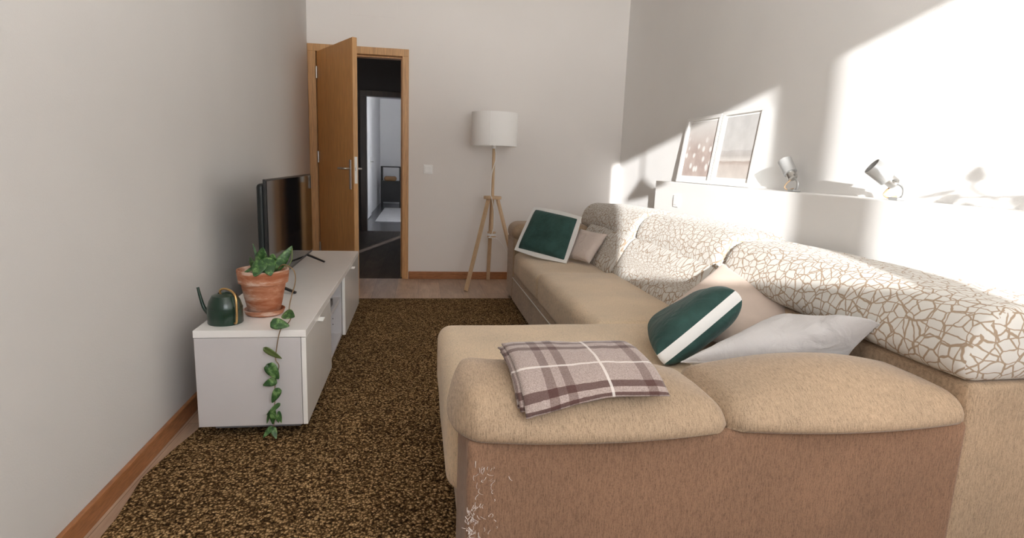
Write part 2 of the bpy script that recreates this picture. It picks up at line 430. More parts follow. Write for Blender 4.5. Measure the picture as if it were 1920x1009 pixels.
# ------------------------------------------------------------------ the room
XL, XR, YB, YN, ZC = -.975, 1.94, 5.642, -1.0, 2.78
T = .14
struct(box('floor', XL - T, XR + T, YN - T, YB, -.12, 0, M_floor, bev=0))
struct(box('ceiling', XL - T, XR + T, YN - T, YB + T, ZC, ZC + .12, M_ceil, bev=0))
struct(box('wall_left', XL - T, XL, YN - T, YB + T, 0, ZC, M_wallL, bev=0))
struct(box('wall_right', XR, XR + T, YN - T, YB + T, 0, ZC, M_wallR, bev=0))
DX0, DX1, DZ = -.905, -.155, 2.03                                # clear door opening
struct(boxes('wall_back', [(XL, DX0 - .03, YB, YB + T, 0, ZC), (DX1 + .03, XR, YB, YB + T, 0, ZC), (DX0 - .03, DX1 + .03, YB, YB + T, DZ + .03, ZC)], M_wall, bev=0))
# window wall behind the camera
W1, W2, W3, W4 = -.114, .724, .821, 1.70
struct(boxes('wall_front', [(XL, W1, YN - T, YN, 0, ZC), (W4, XR, YN - T, YN, 0, ZC), (W2, W3, YN - T, YN, WZ0 - .05, WZ1), (W1, W2, YN - T, YN, 0, WZ0), (W2, W4, YN - T, YN, 0, WZ0 - .05), (W1, W4, YN - T, YN, WZ1, ZC)], M_wall, bev=0))
def window(name, x0, x1, z0, z1):
    f = .004
    struct(boxes(name, [(x0 - .05, x0 - .0, YN - .16, YN - T - f, z0 - .05, z1 + .05), (x1, x1 + .04, YN - .16, YN - T - f, z0 - .05, z1 + .05), (x0 - .05, x1 + .04, YN - .16, YN - T - f, z0 - .05, z0), (x0 - .05, x1 + .04, YN - .16, YN - T - f, z1, z1 + .05)], M_plast))
window('window_1', W1, W2, WZ0, WZ1); window('window_2', W3 + .01, W4, WZ0 - .05, WZ1)
# low ledge wall along the right side
LX, LY, LZ = 1.79, 4.345, 1.03
struct(box('wall_low_right', LX, XR, YN, LY, 0, LZ, M_wallR, bev=.004))
# baseboards
def bboard(name, x0, x1, y0, y1, h=.072): struct(box(name, x0, x1, y0, y1, 0.0, h, M_base, bev=.004))
bboard('baseboard_left', XL, XL + .016, YN, YB - .02)
bboard('baseboard_back', DX1 + .062, XR, YB - .015, YB)
bboard('baseboard_right', XR - .015, XR, LY, YB - .016)

# door frame and open door
CW = .068
struct(boxes('trim_1', [(DX0 - CW, DX0, YB - .016, YB, 0, DZ), (DX1, DX1 + CW - .01, YB - .016, YB, 0, DZ), (DX0 - CW, DX1 + CW - .01, YB - .016, YB, DZ, DZ + .062),
    (DX0 - .03, DX0, YB, YB + T, 0, DZ), (DX1, DX1 + .03, YB, YB + T, 0, DZ), (DX0 - .03, DX1 + .03, YB, YB + T, DZ, DZ + .03),
    (DX1 - .014, DX1, YB + .05, YB + T, 0, DZ - .014), (DX0, DX1, YB + .05, YB + T, DZ - .014, DZ), (DX0, DX0 + .014, YB + .05, YB + T, 0, DZ)], M_oakd, bev=.003))
# leaf swings into the room
hx, hy = DX0 + .012, YB - .022
ex, ey = -.512, 4.872
L = math.hypot(ex - hx, ey - hy); ux, uy = (ex - hx) / L, (ey - hy) / L; nx, ny = -uy, ux        # normal of the leaf
if nx < 0: nx, ny = -nx, -ny
door = thing('door_1', 'open oak veneer door leaf swung into the room', 'door', (hx, hy, 0)); del door['category']; struct(door)
def lpt(a, b, z): return (hx + ux * a + nx * b, hy + uy * a + ny * b, z)
def lbox(name, a0, a1, b0, b1, z0, z1, mat, parent, bev=.002):
    vs = [lpt(a, b, z) for z in (z0, z1) for (a, b) in ((a0, b0), (a1, b0), (a1, b1), (a0, b1))]
    o = mesh(name, vs, [(0, 1, 2, 3), (4, 5, 6, 7), (0, 1, 5, 4), (1, 2, 6, 5), (2, 3, 7, 6), (3, 0, 4, 7)], mat, parent, smooth=False)
    m = o.modifiers.new('bevel', 'BEVEL'); m.width = bev; m.segments = 2
    return o
leaf = lbox('leaf', 0, L, 0, .038, .008, DZ - .004, M_oak, door)
lbox('edge_strip', L, L + .003, 0.001, .037, .008, DZ - .004, M_oakd, door, .0005)
for s, b0 in ((-1, 0), (1, .038)):
    b1 = b0 + s * .006
    pl = lbox('handle_plate', L - .085, L - .045, min(b0, b1), max(b0, b1), .87, 1.105, M_steel, door, .008)
    h = tube('door_handle', [lpt(L - .065, b0, 1.035), lpt(L - .065, b0 + s * .045, 1.035), lpt(L - .09, b0 + s * .055, 1.035), lpt(L - .19, b0 + s * .055, 1.035)], .0085, M_steel, door)
lk = lbox('lock_plate', L + .003, L + .0045, .007, .031, .92, 1.13, M_steel, door, .001)
lbox('latch', L + .0045, L + .012, .012, .026, 1.02, 1.045, M_alu, door, .001)
for z in (.25, 1.07, 1.80): tube('hinge', [(hx - .003, hy - .008, z), (hx - .003, hy - .008, z + .1)], .008, M_steel, door, smooth_path=False)

# access panel outline above the door
o = boxes('trim_2', [(-.605, -.20, YB - .003, YB, 2.353, ZC)], M_wall, bev=.001); struct(o)

# switches
def switch(name, label, P, ax):
    t = thing(name, label, 'light switch', P)
    def bb(n_, w_, h_, d0, d1, bev):
        if ax == 'y': return box(n_, P[0] - w_ / 2, P[0] + w_ / 2, P[1] - d1, P[1] - d0, P[2] - h_ / 2, P[2] + h_ / 2, M_plast, t, bev)
        return box(n_, P[0] - d1, P[0] - d0, P[1] - w_ / 2, P[1] + w_ / 2, P[2] - h_ / 2, P[2] + h_ / 2, M_plast, t, bev)
    bb('frame_plate', .084, .084, 0, .009, .003); bb('rocker', .058, .056, .009, .014, .003)
switch('light_switch', 'white square light switch on the back wall between door and lamp', (.082, YB, 1.04), 'y')
switch('light_switch', 'white light switch on the low ledge wall beside the sofa', (LX, 3.945, .902), 'x')

# hall and far room
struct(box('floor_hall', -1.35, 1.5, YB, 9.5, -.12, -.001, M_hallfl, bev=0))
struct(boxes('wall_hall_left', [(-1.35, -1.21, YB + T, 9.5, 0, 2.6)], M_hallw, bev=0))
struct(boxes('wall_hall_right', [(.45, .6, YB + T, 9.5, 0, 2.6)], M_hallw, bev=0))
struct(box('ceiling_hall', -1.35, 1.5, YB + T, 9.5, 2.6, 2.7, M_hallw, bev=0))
HX0, HX1 = -.80, .05
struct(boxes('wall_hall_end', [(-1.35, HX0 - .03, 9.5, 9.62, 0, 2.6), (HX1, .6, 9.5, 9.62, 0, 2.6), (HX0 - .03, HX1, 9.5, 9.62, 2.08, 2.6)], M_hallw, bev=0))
struct(boxes('trim_3', [(HX0 - .09, HX0, 9.47, 9.62, 0, 2.05), (HX1 - .02, HX1 + .06, 9.47, 9.62, 0, 2.05), (HX0 - .09, HX1 + .06, 9.47, 9.62, 2.05, 2.13)], M_darkwood))
struct(box('floor_far_room', -1.12, 1.6, 9.5, 15.7, -.12, 0, M_tile, bev=0))
struct(box('wall_far_left', -1.12, -.98, 9.62, 15.7, 0, 2.6, M_farw, bev=0))
struct(box('wall_far_back', -1.12, 1.6, 15.6, 15.7, 0, 2.6, M_farw, bev=0))
struct(box('wall_far_right', 1.5, 1.6, 9.62, 15.7, 0, 2.6, M_farw, bev=0))
struct(box('ceiling_far_room', -1.12, 1.6, 9.5, 15.7, 2.6, 2.7, M_farw, bev=0))
d2 = thing('door_2', 'white door leaf standing open against the wall of the far room', 'door', (-.955, 9.7, 0)); del d2['category']; struct(d2)
box('leaf', -.975, -.935, 9.9, 12.15, .01, 2.04, M_farw, d2)
box('handle_plate', -.935, -.928, 11.95, 12.02, .93, 1.15, M_steel, d2)
tube('door_handle', [(-.93, 11.98, 1.06), (-.885, 11.98, 1.06), (-.88, 11.86, 1.06)], .011, M_steel, d2)
struct(boxes('trim_4', [(-1.21, -1.19, 7.6, 7.68, 0, 2.1), (-1.21, -1.19, 8.5, 8.58, 0, 2.1), (-1.21, -1.19, 7.6, 8.58, 2.03, 2.1)], M_darkwood))
t = thing('display_cabinet', 'black framed cabinet standing in the dark far room beyond the hall', 'cabinet', (-.66, 14.5, 0))
boxes('frame', [(a, a + .03, b, b + .03, 0, .955) for a in (-.89, -.46) for b in (14.35, 14.75)] + [(-.89, -.43, 14.35, 14.78, .93, .955), (-.89, -.43, 14.35, 14.78, .585, .61)], M_black, t)
box('cupboard', -.875, -.445, 14.37, 14.77, .12, .585, M_black, t)
tag(rbox('basket', -.82, -.53, 14.42, 14.68, .61, .72, .05, mat_plain('wicker', (.30, .17, .08), .8, bumpy=60)), 'brown wicker basket on the middle shelf of the far cabinet', 'basket')
tag(box('area_rug', -.78, .8, 10.9, 14.0, 0, .012, M_frug, bev=.003), 'pale grey area rug on the tiles of the far room', 'rug')

# ------------------------------------------------------------------ big rug
def make_rug():
    x0, x1, y0, y1 = -.905, 1.30, -.6, 4.76; h = .011
    edge = []
    for i in range(90):
        y = y0 + (y1 - y0) * i / 89
        w_ = .012 * noise.noise(Vector((0, y * 2.2, 0))) + .005 * noise.noise(Vector((3, y * 9, 0)))
        w_ += -.02 * math.exp(-((y - 2.05) / .18) ** 2) + .018 * math.exp(-((y - 2.42) / .1) ** 2)
        edge.append((x0 + w_, y))
    vs, fs = [], []
    nx_ = 24
    for (ex_, y) in edge:
        for j in range(nx_):
            x = ex_ + (x1 - ex_) * j / (nx_ - 1); vs.append((x, y, h))
    n = len(edge)
    for i in range(n - 1):
        for j in range(nx_ - 1): fs.append((i * nx_ + j, i * nx_ + j + 1, (i + 1) * nx_ + j + 1, (i + 1) * nx_ + j))
    rim = [i * nx_ for i in range(n)] + [(n - 1) * nx_ + j for j in range(1, nx_)] + [i * nx_ + nx_ - 1 for i in range(n - 2, -1, -1)] + [j for j in range(nx_ - 2, 0, -1)]
    b = len(vs)
    for r in rim: v = vs[r]; vs.append((v[0], v[1], .0005))
    m = len(rim)
    for k in range(m): fs.append((rim[k], rim[(k + 1) % m], b + (k + 1) % m, b + k))
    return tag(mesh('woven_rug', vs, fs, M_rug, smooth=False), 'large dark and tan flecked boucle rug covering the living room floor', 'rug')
make_rug()

# ------------------------------------------------------------------ television bench
BX0, BX1, BY0, BY1, BZ0, BZ1 = -.845, -.432, 2.32, 4.387, .062, .453
tb = thing('television_bench', 'long low white gloss bench along the left wall', 'tv bench', ((BX0 + BX1) / 2, (BY0 + BY1) / 2, 0))
box('top', BX0, BX1, BY0, BY1, BZ1 - .028, BZ1, M_top, tb, .0015)
bx_in = BX1 - .021
boxes('carcass', [(BX0 + .002, bx_in, BY0 + .002, BY0 + .018, BZ0, BZ1 - .030), (BX0 + .002, bx_in, BY1 - .018, BY1 - .002, BZ0, BZ1 - .030),
    (BX0 + .002, bx_in, 2.985, 3.003, BZ0, BZ1 - .030), (BX0 + .002, bx_in, 3.545, 3.563, BZ0, BZ1 - .030),
    (BX0 + .002, BX0 + .01, BY0 + .018, BY1 - .018, BZ0, BZ1 - .030), (BX0 + .002, bx_in, BY0 + .018, BY1 - .018, BZ0, BZ0 + .017)], M_whiteShade, tb, .001)
for y0, y1, hy_ in ((BY0 + .001, 2.985, 2.643), (3.565, BY1 - .001, 3.931)):
    d = box('door', BX1 - .019, BX1 - .001, y0, y1, BZ0, BZ1 - .031, M_white, tb, .0015)
    box('handle', BX1 - .001, BX1 + .019, hy_ - .028, hy_ + .028, .408, .413, M_plast, d, .001)
box('shelf', BX0 + .012, bx_in - .004, 3.005, 3.543, .285, .303, M_whiteShade, tb, .001)
for z in (.34, .24, .205, .17, .135): tube('peg_hole', [(bx_in - .05, 3.5445, z), (bx_in - .05, 3.5435, z)], .003, M_gap, tb, smooth_path=False)
boxes('plinth_rail', [(-.79, -.465, 2.345, 2.36, .045, .062), (-.79, -.465, BY1 - .04, BY1 - .025, .045, .062), (-.79, -.775, 2.36, BY1 - .04, .045, .062), (-.48, -.465, 2.36, BY1 - .04, .045, .062)], M_grey, tb, .001)
for fx in (-.76, -.52):
    for fy in (2.46, 3.30, BY1 - .12): box('foot', fx, fx + .035, fy, fy + .035, .0112, .062, M_black, tb, .002)
sb = thing('set_top_box', 'small black media box on the open shelf of the white bench', 'media box', (-.56, 3.15, .303))
box('case', -.66, -.475, 3.02, 3.36, .303, .338, M_black, sb, .003)
box('front_label', -.4755, -.4735, 3.08, 3.14, .312, .33, M_alu, sb, .0005)

# ------------------------------------------------------------------ television
TX = -.698
tv = thing('television', 'flat black television standing on the white bench near the door', 'television', (TX, 3.45, BZ1))
TY0, TY1, TZ0, TZ1 = 2.90, 4.07, .497, 1.008
box('screen', TX - .004, TX, TY0 + .008, TY1 - .008, TZ0 + .016, TZ1 - .008, M_screen, tv, .0008)
box('bezel', TX - .016, TX - .003, TY0, TY1, TZ0, TZ1, M_black, tv, .002)
def backfn(q):
    q.x += .0
    q.y += .012 * math.sin(q.z * 26) * (1 if q.y < 3.3 else 0)
    return q
rbox('back_shell', TX - .050, TX - .012, TY0 + .006, TY1 - .03, TZ0 + .01, TZ1 - .02, .02, M_tvback, tv)
for fy in (2.99, 3.90):
    for sx in (-1, 1):
        beam('foot', (TX - .01, fy, TZ0 + .004), (TX - .01 + sx * .115, fy - .03 if sx > 0 else fy, BZ1 + .006), .022, .012, M_black, tv, side=(0, 1, 0), w1=.016, d1=.010)

# ------------------------------------------------------------------ pot, plant, can
PX, PY = -.646, 2.577
tag(lathe('pot_saucer', [(0, BZ1), (.064, BZ1), (.075, BZ1 + .006), (.083, BZ1 + .024), (.079, BZ1 + .025), (.070, BZ1 + .009), (0, BZ1 + .009)], (PX, PY, 0), M_terra), 'terracotta saucer under the plant pot on the white bench', 'saucer')
pp = thing('potted_plant', 'trailing variegated plant in a weathered terracotta pot on the bench', 'potted plant', (PX, PY, BZ1 + .009))
z0 = BZ1 + .0095
lathe('pot', [(0, z0), (.060, z0), (.064, z0 + .004), (.089, z0 + .125), (.0895, z0 + .128), (.098, z0 + .130), (.1035, z0 + .178), (.103, z0 + .185), (.097, z0 + .186), (.091, z0 + .176), (.087, z0 + .150), (0, z0 + .150)], (PX, PY, 0), M_terra, pp, 64)
lathe('soil', [(0, z0 + .168), (.05, z0 + .166), (.0895, z0 + .160), (.086, z0 + .151), (0, z0 + .151)], (PX, PY, 0), M_soil, pp, 40)
def leafmesh(name, base, tip, width, face, parent, fold=.25, curl=.15, mat=None, heart=True):
    """leaf blade from base to tip, its upper side turned to face"""
    B, Tp = Vector(base), Vector(tip); t_ = Tp - B; Ln = t_.length; t_.normalize()
    f = Vector(face); f = (f - t_ * f.dot(t_)).normalized(); s = t_.cross(f)
    vs, fs, uv = [], [], []; n = 17; m = 9
    for i in range(n):
        u = i / (n - 1)
        wv = width / 2 * (1.02 * math.sin(PI * u ** .62) ** .62 * (1 - .28 * u)) if 0 < u < 1 else .0004
        for j in range(m):
            v = -1 + 2 * j / (m - 1)
            back = -.09 * Ln * (abs(v) ** 1.6) * max(0, 1 - u * 3.2) if heart else 0
            p = B + t_ * (u * Ln + back) + s * (v * wv) + f * (fold * abs(v) * wv) - f * (curl * Ln * (u ** 2)) - f * (.22 * wv * v * v)
            vs.append(p)
    for i in range(n - 1):
        for j in range(m - 1): fs.append((i * m + j, i * m + j + 1, (i + 1) * m + j + 1, (i + 1) * m + j))
    o = mesh(name, vs, fs, mat or M_leaf, parent)
    mo = o.modifiers.new('thick', 'SOLIDIFY'); mo.thickness = .0009
    return o
zt = z0 + .165
# crown leaves in the pot
for b, tp, wd, fc in (((-.655, 2.585, .660), (-.642, 2.560, .738), .066, (-.2, -1, .25)), ((-.612, 2.570, .662), (-.598, 2.555, .714), .050, (.3, -1, .2)),
                      ((-.672, 2.555, .650), (-.686, 2.530, .702), .050, (-.6, -.9, .3)),
                      ((-.630, 2.500, .694), (-.652, 2.458, .640), .066, (-.15, -1, .55)), ((-.618, 2.515, .700), (-.590, 2.470, .642), .072, (.3, -1, .5)),
                      ((-.585, 2.545, .655), (-.521, 2.56, .748), .046, (.35, -1, .1)),
                      ((-.66, 2.60, zt), (-.684, 2.60, .752), .018, (.6, -.8, .2)), ((-.655, 2.545, .668), (-.715, 2.52, .640), .024, (-.3, -.8, .8))):
    leafmesh('leaf', b, tp, wd, fc, pp, curl=.10, fold=.12)
tube('stem', [(-.62, 2.57, zt - .004), (-.622, 2.55, .69), (-.622, 2.53, .71)], .0022, M_leafd, pp)
tube('stem', [(-.60, 2.57, zt - .004), (-.575, 2.555, .672), (-.545, 2.55, .665), (-.525, 2.552, .69), (-.522, 2.558, .74)], .0022, M_leafd, pp)
vine = [(-.60, 2.57, zt - .004), (-.560, 2.53, .672), (-.530, 2.51, .672), (-.505, 2.50, .652), (-.500, 2.49, .61), (-.512, 2.47, .555), (-.521, 2.46, .505), (-.512, 2.44, .4680), (-.515, 2.36, .461), (-.523, 2.314, .459), (-.532, 2.305, .425), (-.540, 2.30, .375), (-.543, 2.30, .340), (-.532, 2.30, .315), (-.545, 2.30, .265), (-.550, 2.30, .225), (-.552, 2.30, .17), (-.556, 2.30, .12), (-.558, 2.30, .075), (-.57, 2.30, .045)]
tube('vine', vine, lambda s: .0026 - .0012 * s, M_stem, pp, 8)
for b, tp, wd, fc, cu in (((-.512, 2.385, .492), (-.487, 2.345, .478), .0, 0, 0),):
    pass
for b, tp, wd, fc, ml in (((-.527, 2.400, .500), (-.482, 2.352, .5), .052, (-.15, -.75, .75), 0), ((-.553, 2.302, .487), (-.488, 2.297, .478), .050, (.1, -.8, .6), 0),
                          ((-.580, 2.295, .388), (-.520, 2.292, .345), .030, (.4, -.8, -.5), 1), ((-.570, 2.295, .322), (-.532, 2.288, .265), .050, (0, -1, .25), 0),
                          ((-.545, 2.298, .258), (-.592, 2.292, .240), .036, (-.1, -1, .2), 0), ((-.536, 2.298, .222), (-.560, 2.288, .168), .034, (.2, -1, .2), 0),
                          ((-.535, 2.296, .160), (-.585, 2.292, .118), .020, (0, -.9, .6), 0), ((-.560, 2.294, .138), (-.560, 2.288, .078), .028, (.1, -1, .1), 0),
                          ((-.57, 2.30, .13), (-.585, 2.292, .082), .016, (-.5, -1, .1), 0), ((-.538, 2.296, .128), (-.528, 2.292, .082), .016, (.4, -1, 0), 0),
                          ((-.545, 2.294, .115), (-.538, 2.289, .085), .018, (.2, -1, 0), 0), ((-.565, 2.294, .066), (-.595, 2.27, .035), .026, (0, -.6, .9), 0), ((-.562, 2.294, .062), (-.545, 2.27, .028), .026, (0, -.6, .9), 0)):
    leafmesh('leaf', b, tp, wd, fc, pp, mat=M_leafd if ml else None, curl=.08)

wc = thing('watering_can', 'small dark green watering can with brass handle beside the pot', 'watering can', (-.762, 2.442, BZ1))
z1 = BZ1
lathe('body', [(0, z1), (.064, z1), (.066, z1 + .003), (.0655, z1 + .062), (.058, z1 + .090), (.046, z1 + .112), (.024, z1 + .121), (.022, z1 + .117), (0, z1 + .115)], (-.762, 2.442, 0), M_can, wc, 48)
lathe('seam_ring', [(.0655, z1 + .0635), (.0668, z1 + .0645), (.0655, z1 + .0655)], (-.762, 2.442, 0), M_can, wc, 48, close=True)
tube('spout', [(-.818, 2.455, z1 + .02), (-.845, 2.462, z1 + .052), (-.858, 2.465, z1 + .09), (-.868, 2.467, z1 + .138)], lambda s: .009 - .0035 * s, M_can, wc)
tube('handle', [(-.775, 2.44, z1 + .112), (-.775, 2.438, z1 + .132), (-.755, 2.43, z1 + .140), (-.725, 2.415, z1 + .132), (-.708, 2.400, z1 + .112), (-.704, 2.392, z1 + .06), (-.706, 2.390, z1 + .015), (-.714, 2.396, z1 + .008)], .0045, M_brass, wc, 12)

# ------------------------------------------------------------------ floor lamp
lx, ly = .655, 5.315
fl = thing('floor_lamp', 'floor lamp with white drum shade on an ash tripod', 'floor lamp', (lx, ly, 0))
sz0, sz1, sr = 1.268, 1.553, .203
sh = lathe('lamp_shade', [(sr, sz0), (sr, sz1), (sr - .003, sz1), (sr - .003, sz0)], (lx, ly, 0), M_shade, fl, 64, close=True)
lathe('rim', [(sr + .001, sz0 - .001), (sr + .001, sz0 + .008), (sr - .004, sz0 + .008), (sr - .004, sz0 - .001)], (lx, ly, 0), M_plast, sh, 64, close=True)
a = math.radians(-107)
box('seam', lx + sr * math.cos(a) - .004, lx + sr * math.cos(a) + .004, ly + sr * math.sin(a) - .0025, ly + sr * math.sin(a) + .004, sz0, sz1, M_shade, sh, .001)
for k in range(3):
    a = k * 2 * PI / 3 + .4; tube('spoke', [(lx, ly, sz0 + .03), (lx + (sr - .004) * math.cos(a), ly + (sr - .004) * math.sin(a), sz0 + .03)], .002, M_plast, sh, 6, smooth_path=False)
lathe('bulb', [(0, 1.30), (.014, 1.30), (.016, 1.33), (.030, 1.37), (.024, 1.40), (0, 1.408)], (lx, ly, 0), M_plast, fl, 24)
lathe('socket', [(0, 1.245), (.018, 1.245), (.018, 1.30), (0, 1.30)], (lx, ly, 0), M_plast, fl, 24)
tube('pole', [(lx, ly, .45), (lx, ly, 1.25)], .0135, M_ash, fl, 20, smooth_path=False)
lathe('collar', [(0, .80), (.078, .80), (.080, .803), (.080, .822), (.078, .825), (0, .825)], (lx, ly, 0), M_ash, fl, 40)
lathe('lower_hub', [(0, .455), (.038, .455), (.038, .470), (.016, .470), (.016, .490), (.038, .490), (.038, .503), (0, .503)], (lx, ly, 0), M_ash, fl, 32)
for fx, fy in ((.414, 5.09), (.668, 5.60), (.90, 5.10)):
    dx, dy = fx - lx, fy - ly; n_ = math.hypot(dx, dy); dx /= n_; dy /= n_
    beam('leg', (fx, fy, .002), (lx + dx * .055, ly + dy * .055, .802), .034, .020, M_ash, fl, side=(-dy, dx, 0))
cd = tube('cord', [(lx + .01, ly - .016, 1.25), (lx + .016, ly - .018, 1.15), (lx - .016, ly - .02, 1.02), (lx - .02, ly - .02, .85), (lx - .018, ly - .085, .81), (lx + .012, ly - .03, .70), (lx + .02, ly - .028, .58), (lx - .006, ly - .04, .475), (lx - .03, ly - .045, .455), (lx + .03, ly - .045, .45), (lx + .075, ly - .04, .42), (lx + .14, ly - .05, .32), (lx + .19, ly - .06, .20), (lx + .26, ly - .07, .03)], .0032, M_plast, fl, 8)
for k in range(3): tube('cord_wrap', [(lx + .043 * math.cos(q), ly + .043 * math.sin(q), .472 + k * .006) for q in [i * 2 * PI / 24 for i in range(25)]], .0032, M_plast, fl, 6)

# ------------------------------------------------------------------ sofa
sf = thing('corner_sofa', 'large L shaped beige chenille corner sofa with patterned back rolls', 'sofa', (1.2, 2.6, 0))
SX0, SXB = .765, 1.775
AY0, AY1 = 1.235, 1.56          # near arm
FY0, FY1 = 4.64, 4.96           # far arm
PXL, PXR = .112, 1.405
# near arm panel
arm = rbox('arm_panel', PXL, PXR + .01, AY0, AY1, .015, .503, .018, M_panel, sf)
# frayed, scratched fabric along the corner
random.seed(3)
tv_, tf_ = [], []
for i in range(330):
    z = .01 + .43 * random.random() ** .75
    x = PXL + .010 + random.gauss(0, .0055) if i % 4 else PXL + .012 + abs(random.gauss(0, .032))
    if z > .34 and i % 4: continue
    y = AY0 - .0015; l_ = .004 + .012 * random.random(); an = random.gauss(0, .8); w_ = .0004 + .0006 * random.random()
    bow = random.uniform(-.004, .004); pr = None
    for k in range(5):
        f = k / 4; px_ = x + l_ * f * math.sin(an) + bow * math.sin(f * PI); pz_ = z + l_ * f * math.cos(an); py_ = y - .0022 * math.sin(f * PI)
        b_ = len(tv_); tv_ += [(px_ - w_, py_, pz_), (px_ + w_, py_, pz_ + w_ * .4), (px_, py_ - w_, pz_)]
        if pr is not None:
            for m in range(3): tf_.append((pr + m, pr + (m + 1) % 3, b_ + (m + 1) % 3, b_ + m))
        pr = b_
tag(mesh('frayed_threads', tv_, tf_, M_thread, arm, smooth=False), 'pale frayed threads on the scratched corner', kind='stuff')
def armpad(x0, x1, nm='arm_cushion', tilt=0, y0=AY0, y1=AY1, ztop=.572, seed=0, full=0):
    def fn(q):
        u = (q.x - x0) / (x1 - x0)
        q.z += tilt * (u - .5)
        kl = max(0, 1 - (q.x - x0) / .16); q.z += .030 * full * kl * kl * max(0, min(1, (q.z - .53) / .04))
        if q.z <= .5025: q.z = .5025
        if q.z < .515 and q.y < (y0 + y1) / 2: q.y += .010 * (1 - (q.z - .5025) / .0125)
        return q
    return rbox(nm, x0, x1, y0 - .012, y1 + .005, .43, ztop, (.034, .075, .060), M_sofa, sf, puff=.058, fn=fn, wob=.003, seed=seed)
armpad(PXL - .004, .742, seed=1, tilt=-.022, full=1); armpad(.748, PXR - .004, seed=5)
# rear end block of the back and the back frame
rbox('back_frame', PXR - .005, SXB, AY0, 4.94, .015, .605, .02, M_sofa, sf)
# chaise
rbox('chaise_base', PXL + .012, 1.30, AY1 - .04, 2.43, .02, .21, .015, M_sofa, sf)
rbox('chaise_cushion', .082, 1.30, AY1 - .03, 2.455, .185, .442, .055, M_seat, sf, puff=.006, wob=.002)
# main seat
rbox('seat_base', SX0, 1.40, 2.43, FY0 + .02, .025, .26, .012, M_sofa, sf)
dr = rbox('drawer_front', SX0 - .012, SX0 + .01, 2.46, FY0 - .01, .03, .212, .006, M_sofa, sf)
tube('piping', [(SX0 - .012, 2.46, .213), (SX0 - .012, FY0 - .01, .213)], .0032, M_wfab, dr, 6, smooth_path=False)
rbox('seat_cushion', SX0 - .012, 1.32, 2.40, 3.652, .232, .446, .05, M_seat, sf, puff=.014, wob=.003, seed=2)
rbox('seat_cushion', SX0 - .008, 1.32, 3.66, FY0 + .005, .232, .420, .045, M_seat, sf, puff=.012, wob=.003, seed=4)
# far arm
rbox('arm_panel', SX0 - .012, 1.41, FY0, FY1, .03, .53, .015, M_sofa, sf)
rbox('arm_cushion', SX0 - .020, 1.40, FY0 - .03, FY1 + .0, .50, .645, .07, M_sofa, sf, puff=.01, wob=.003, seed=9)
box('sofa_foot', SX0 + .01, SX0 + .05, FY0 + .02, FY1 - .02, .0, .032, M_black, sf)
box('sofa_foot', 1.60, 1.64, 1.30, 1.36, .0, .02, M_black, sf)
# back cushions lean between seat and roll
def lean(q):
    k = (q.z - .40) / .30
    q.x += .17 * k
    return q
for i, (y0, y1, bx_) in enumerate(((1.66, 2.50, 1.33), (2.53, 3.665, 1.205), (3.675, 4.63, 1.205))):
    rbox('back_cushion', bx_, bx_ + .195, y0, y1, .40, .70, .075, M_scrib, sf, puff=.02, fn=lean, wob=.004, seed=i, rolluv=True)
# headrest rolls
def roll(y0, y1, z0_, z1_, x0=1.385, x1=1.725, r=(.088, .075, .088), dz=0, seed=0):
    def fn(q):
        u = (q.y - y0) / (y1 - y0); q.z += dz * (u - .5) * 2
        q.x += .035 * (q.z - .72) / .1
        return q
    return rbox('headrest', x0, x1, y0, y1, z0_, z1_, r, M_scrib, sf, puff=.008, fn=fn, wob=.004, seed=seed, rolluv=True)
roll(1.222, 2.505, .612, .808, dz=.004, seed=3, r=(.075, .035, .075))
roll(2.515, 3.660, .625, .835, dz=.004, seed=8)
roll(3.670, 4.96, .615, .825, dz=-.012, seed=11)

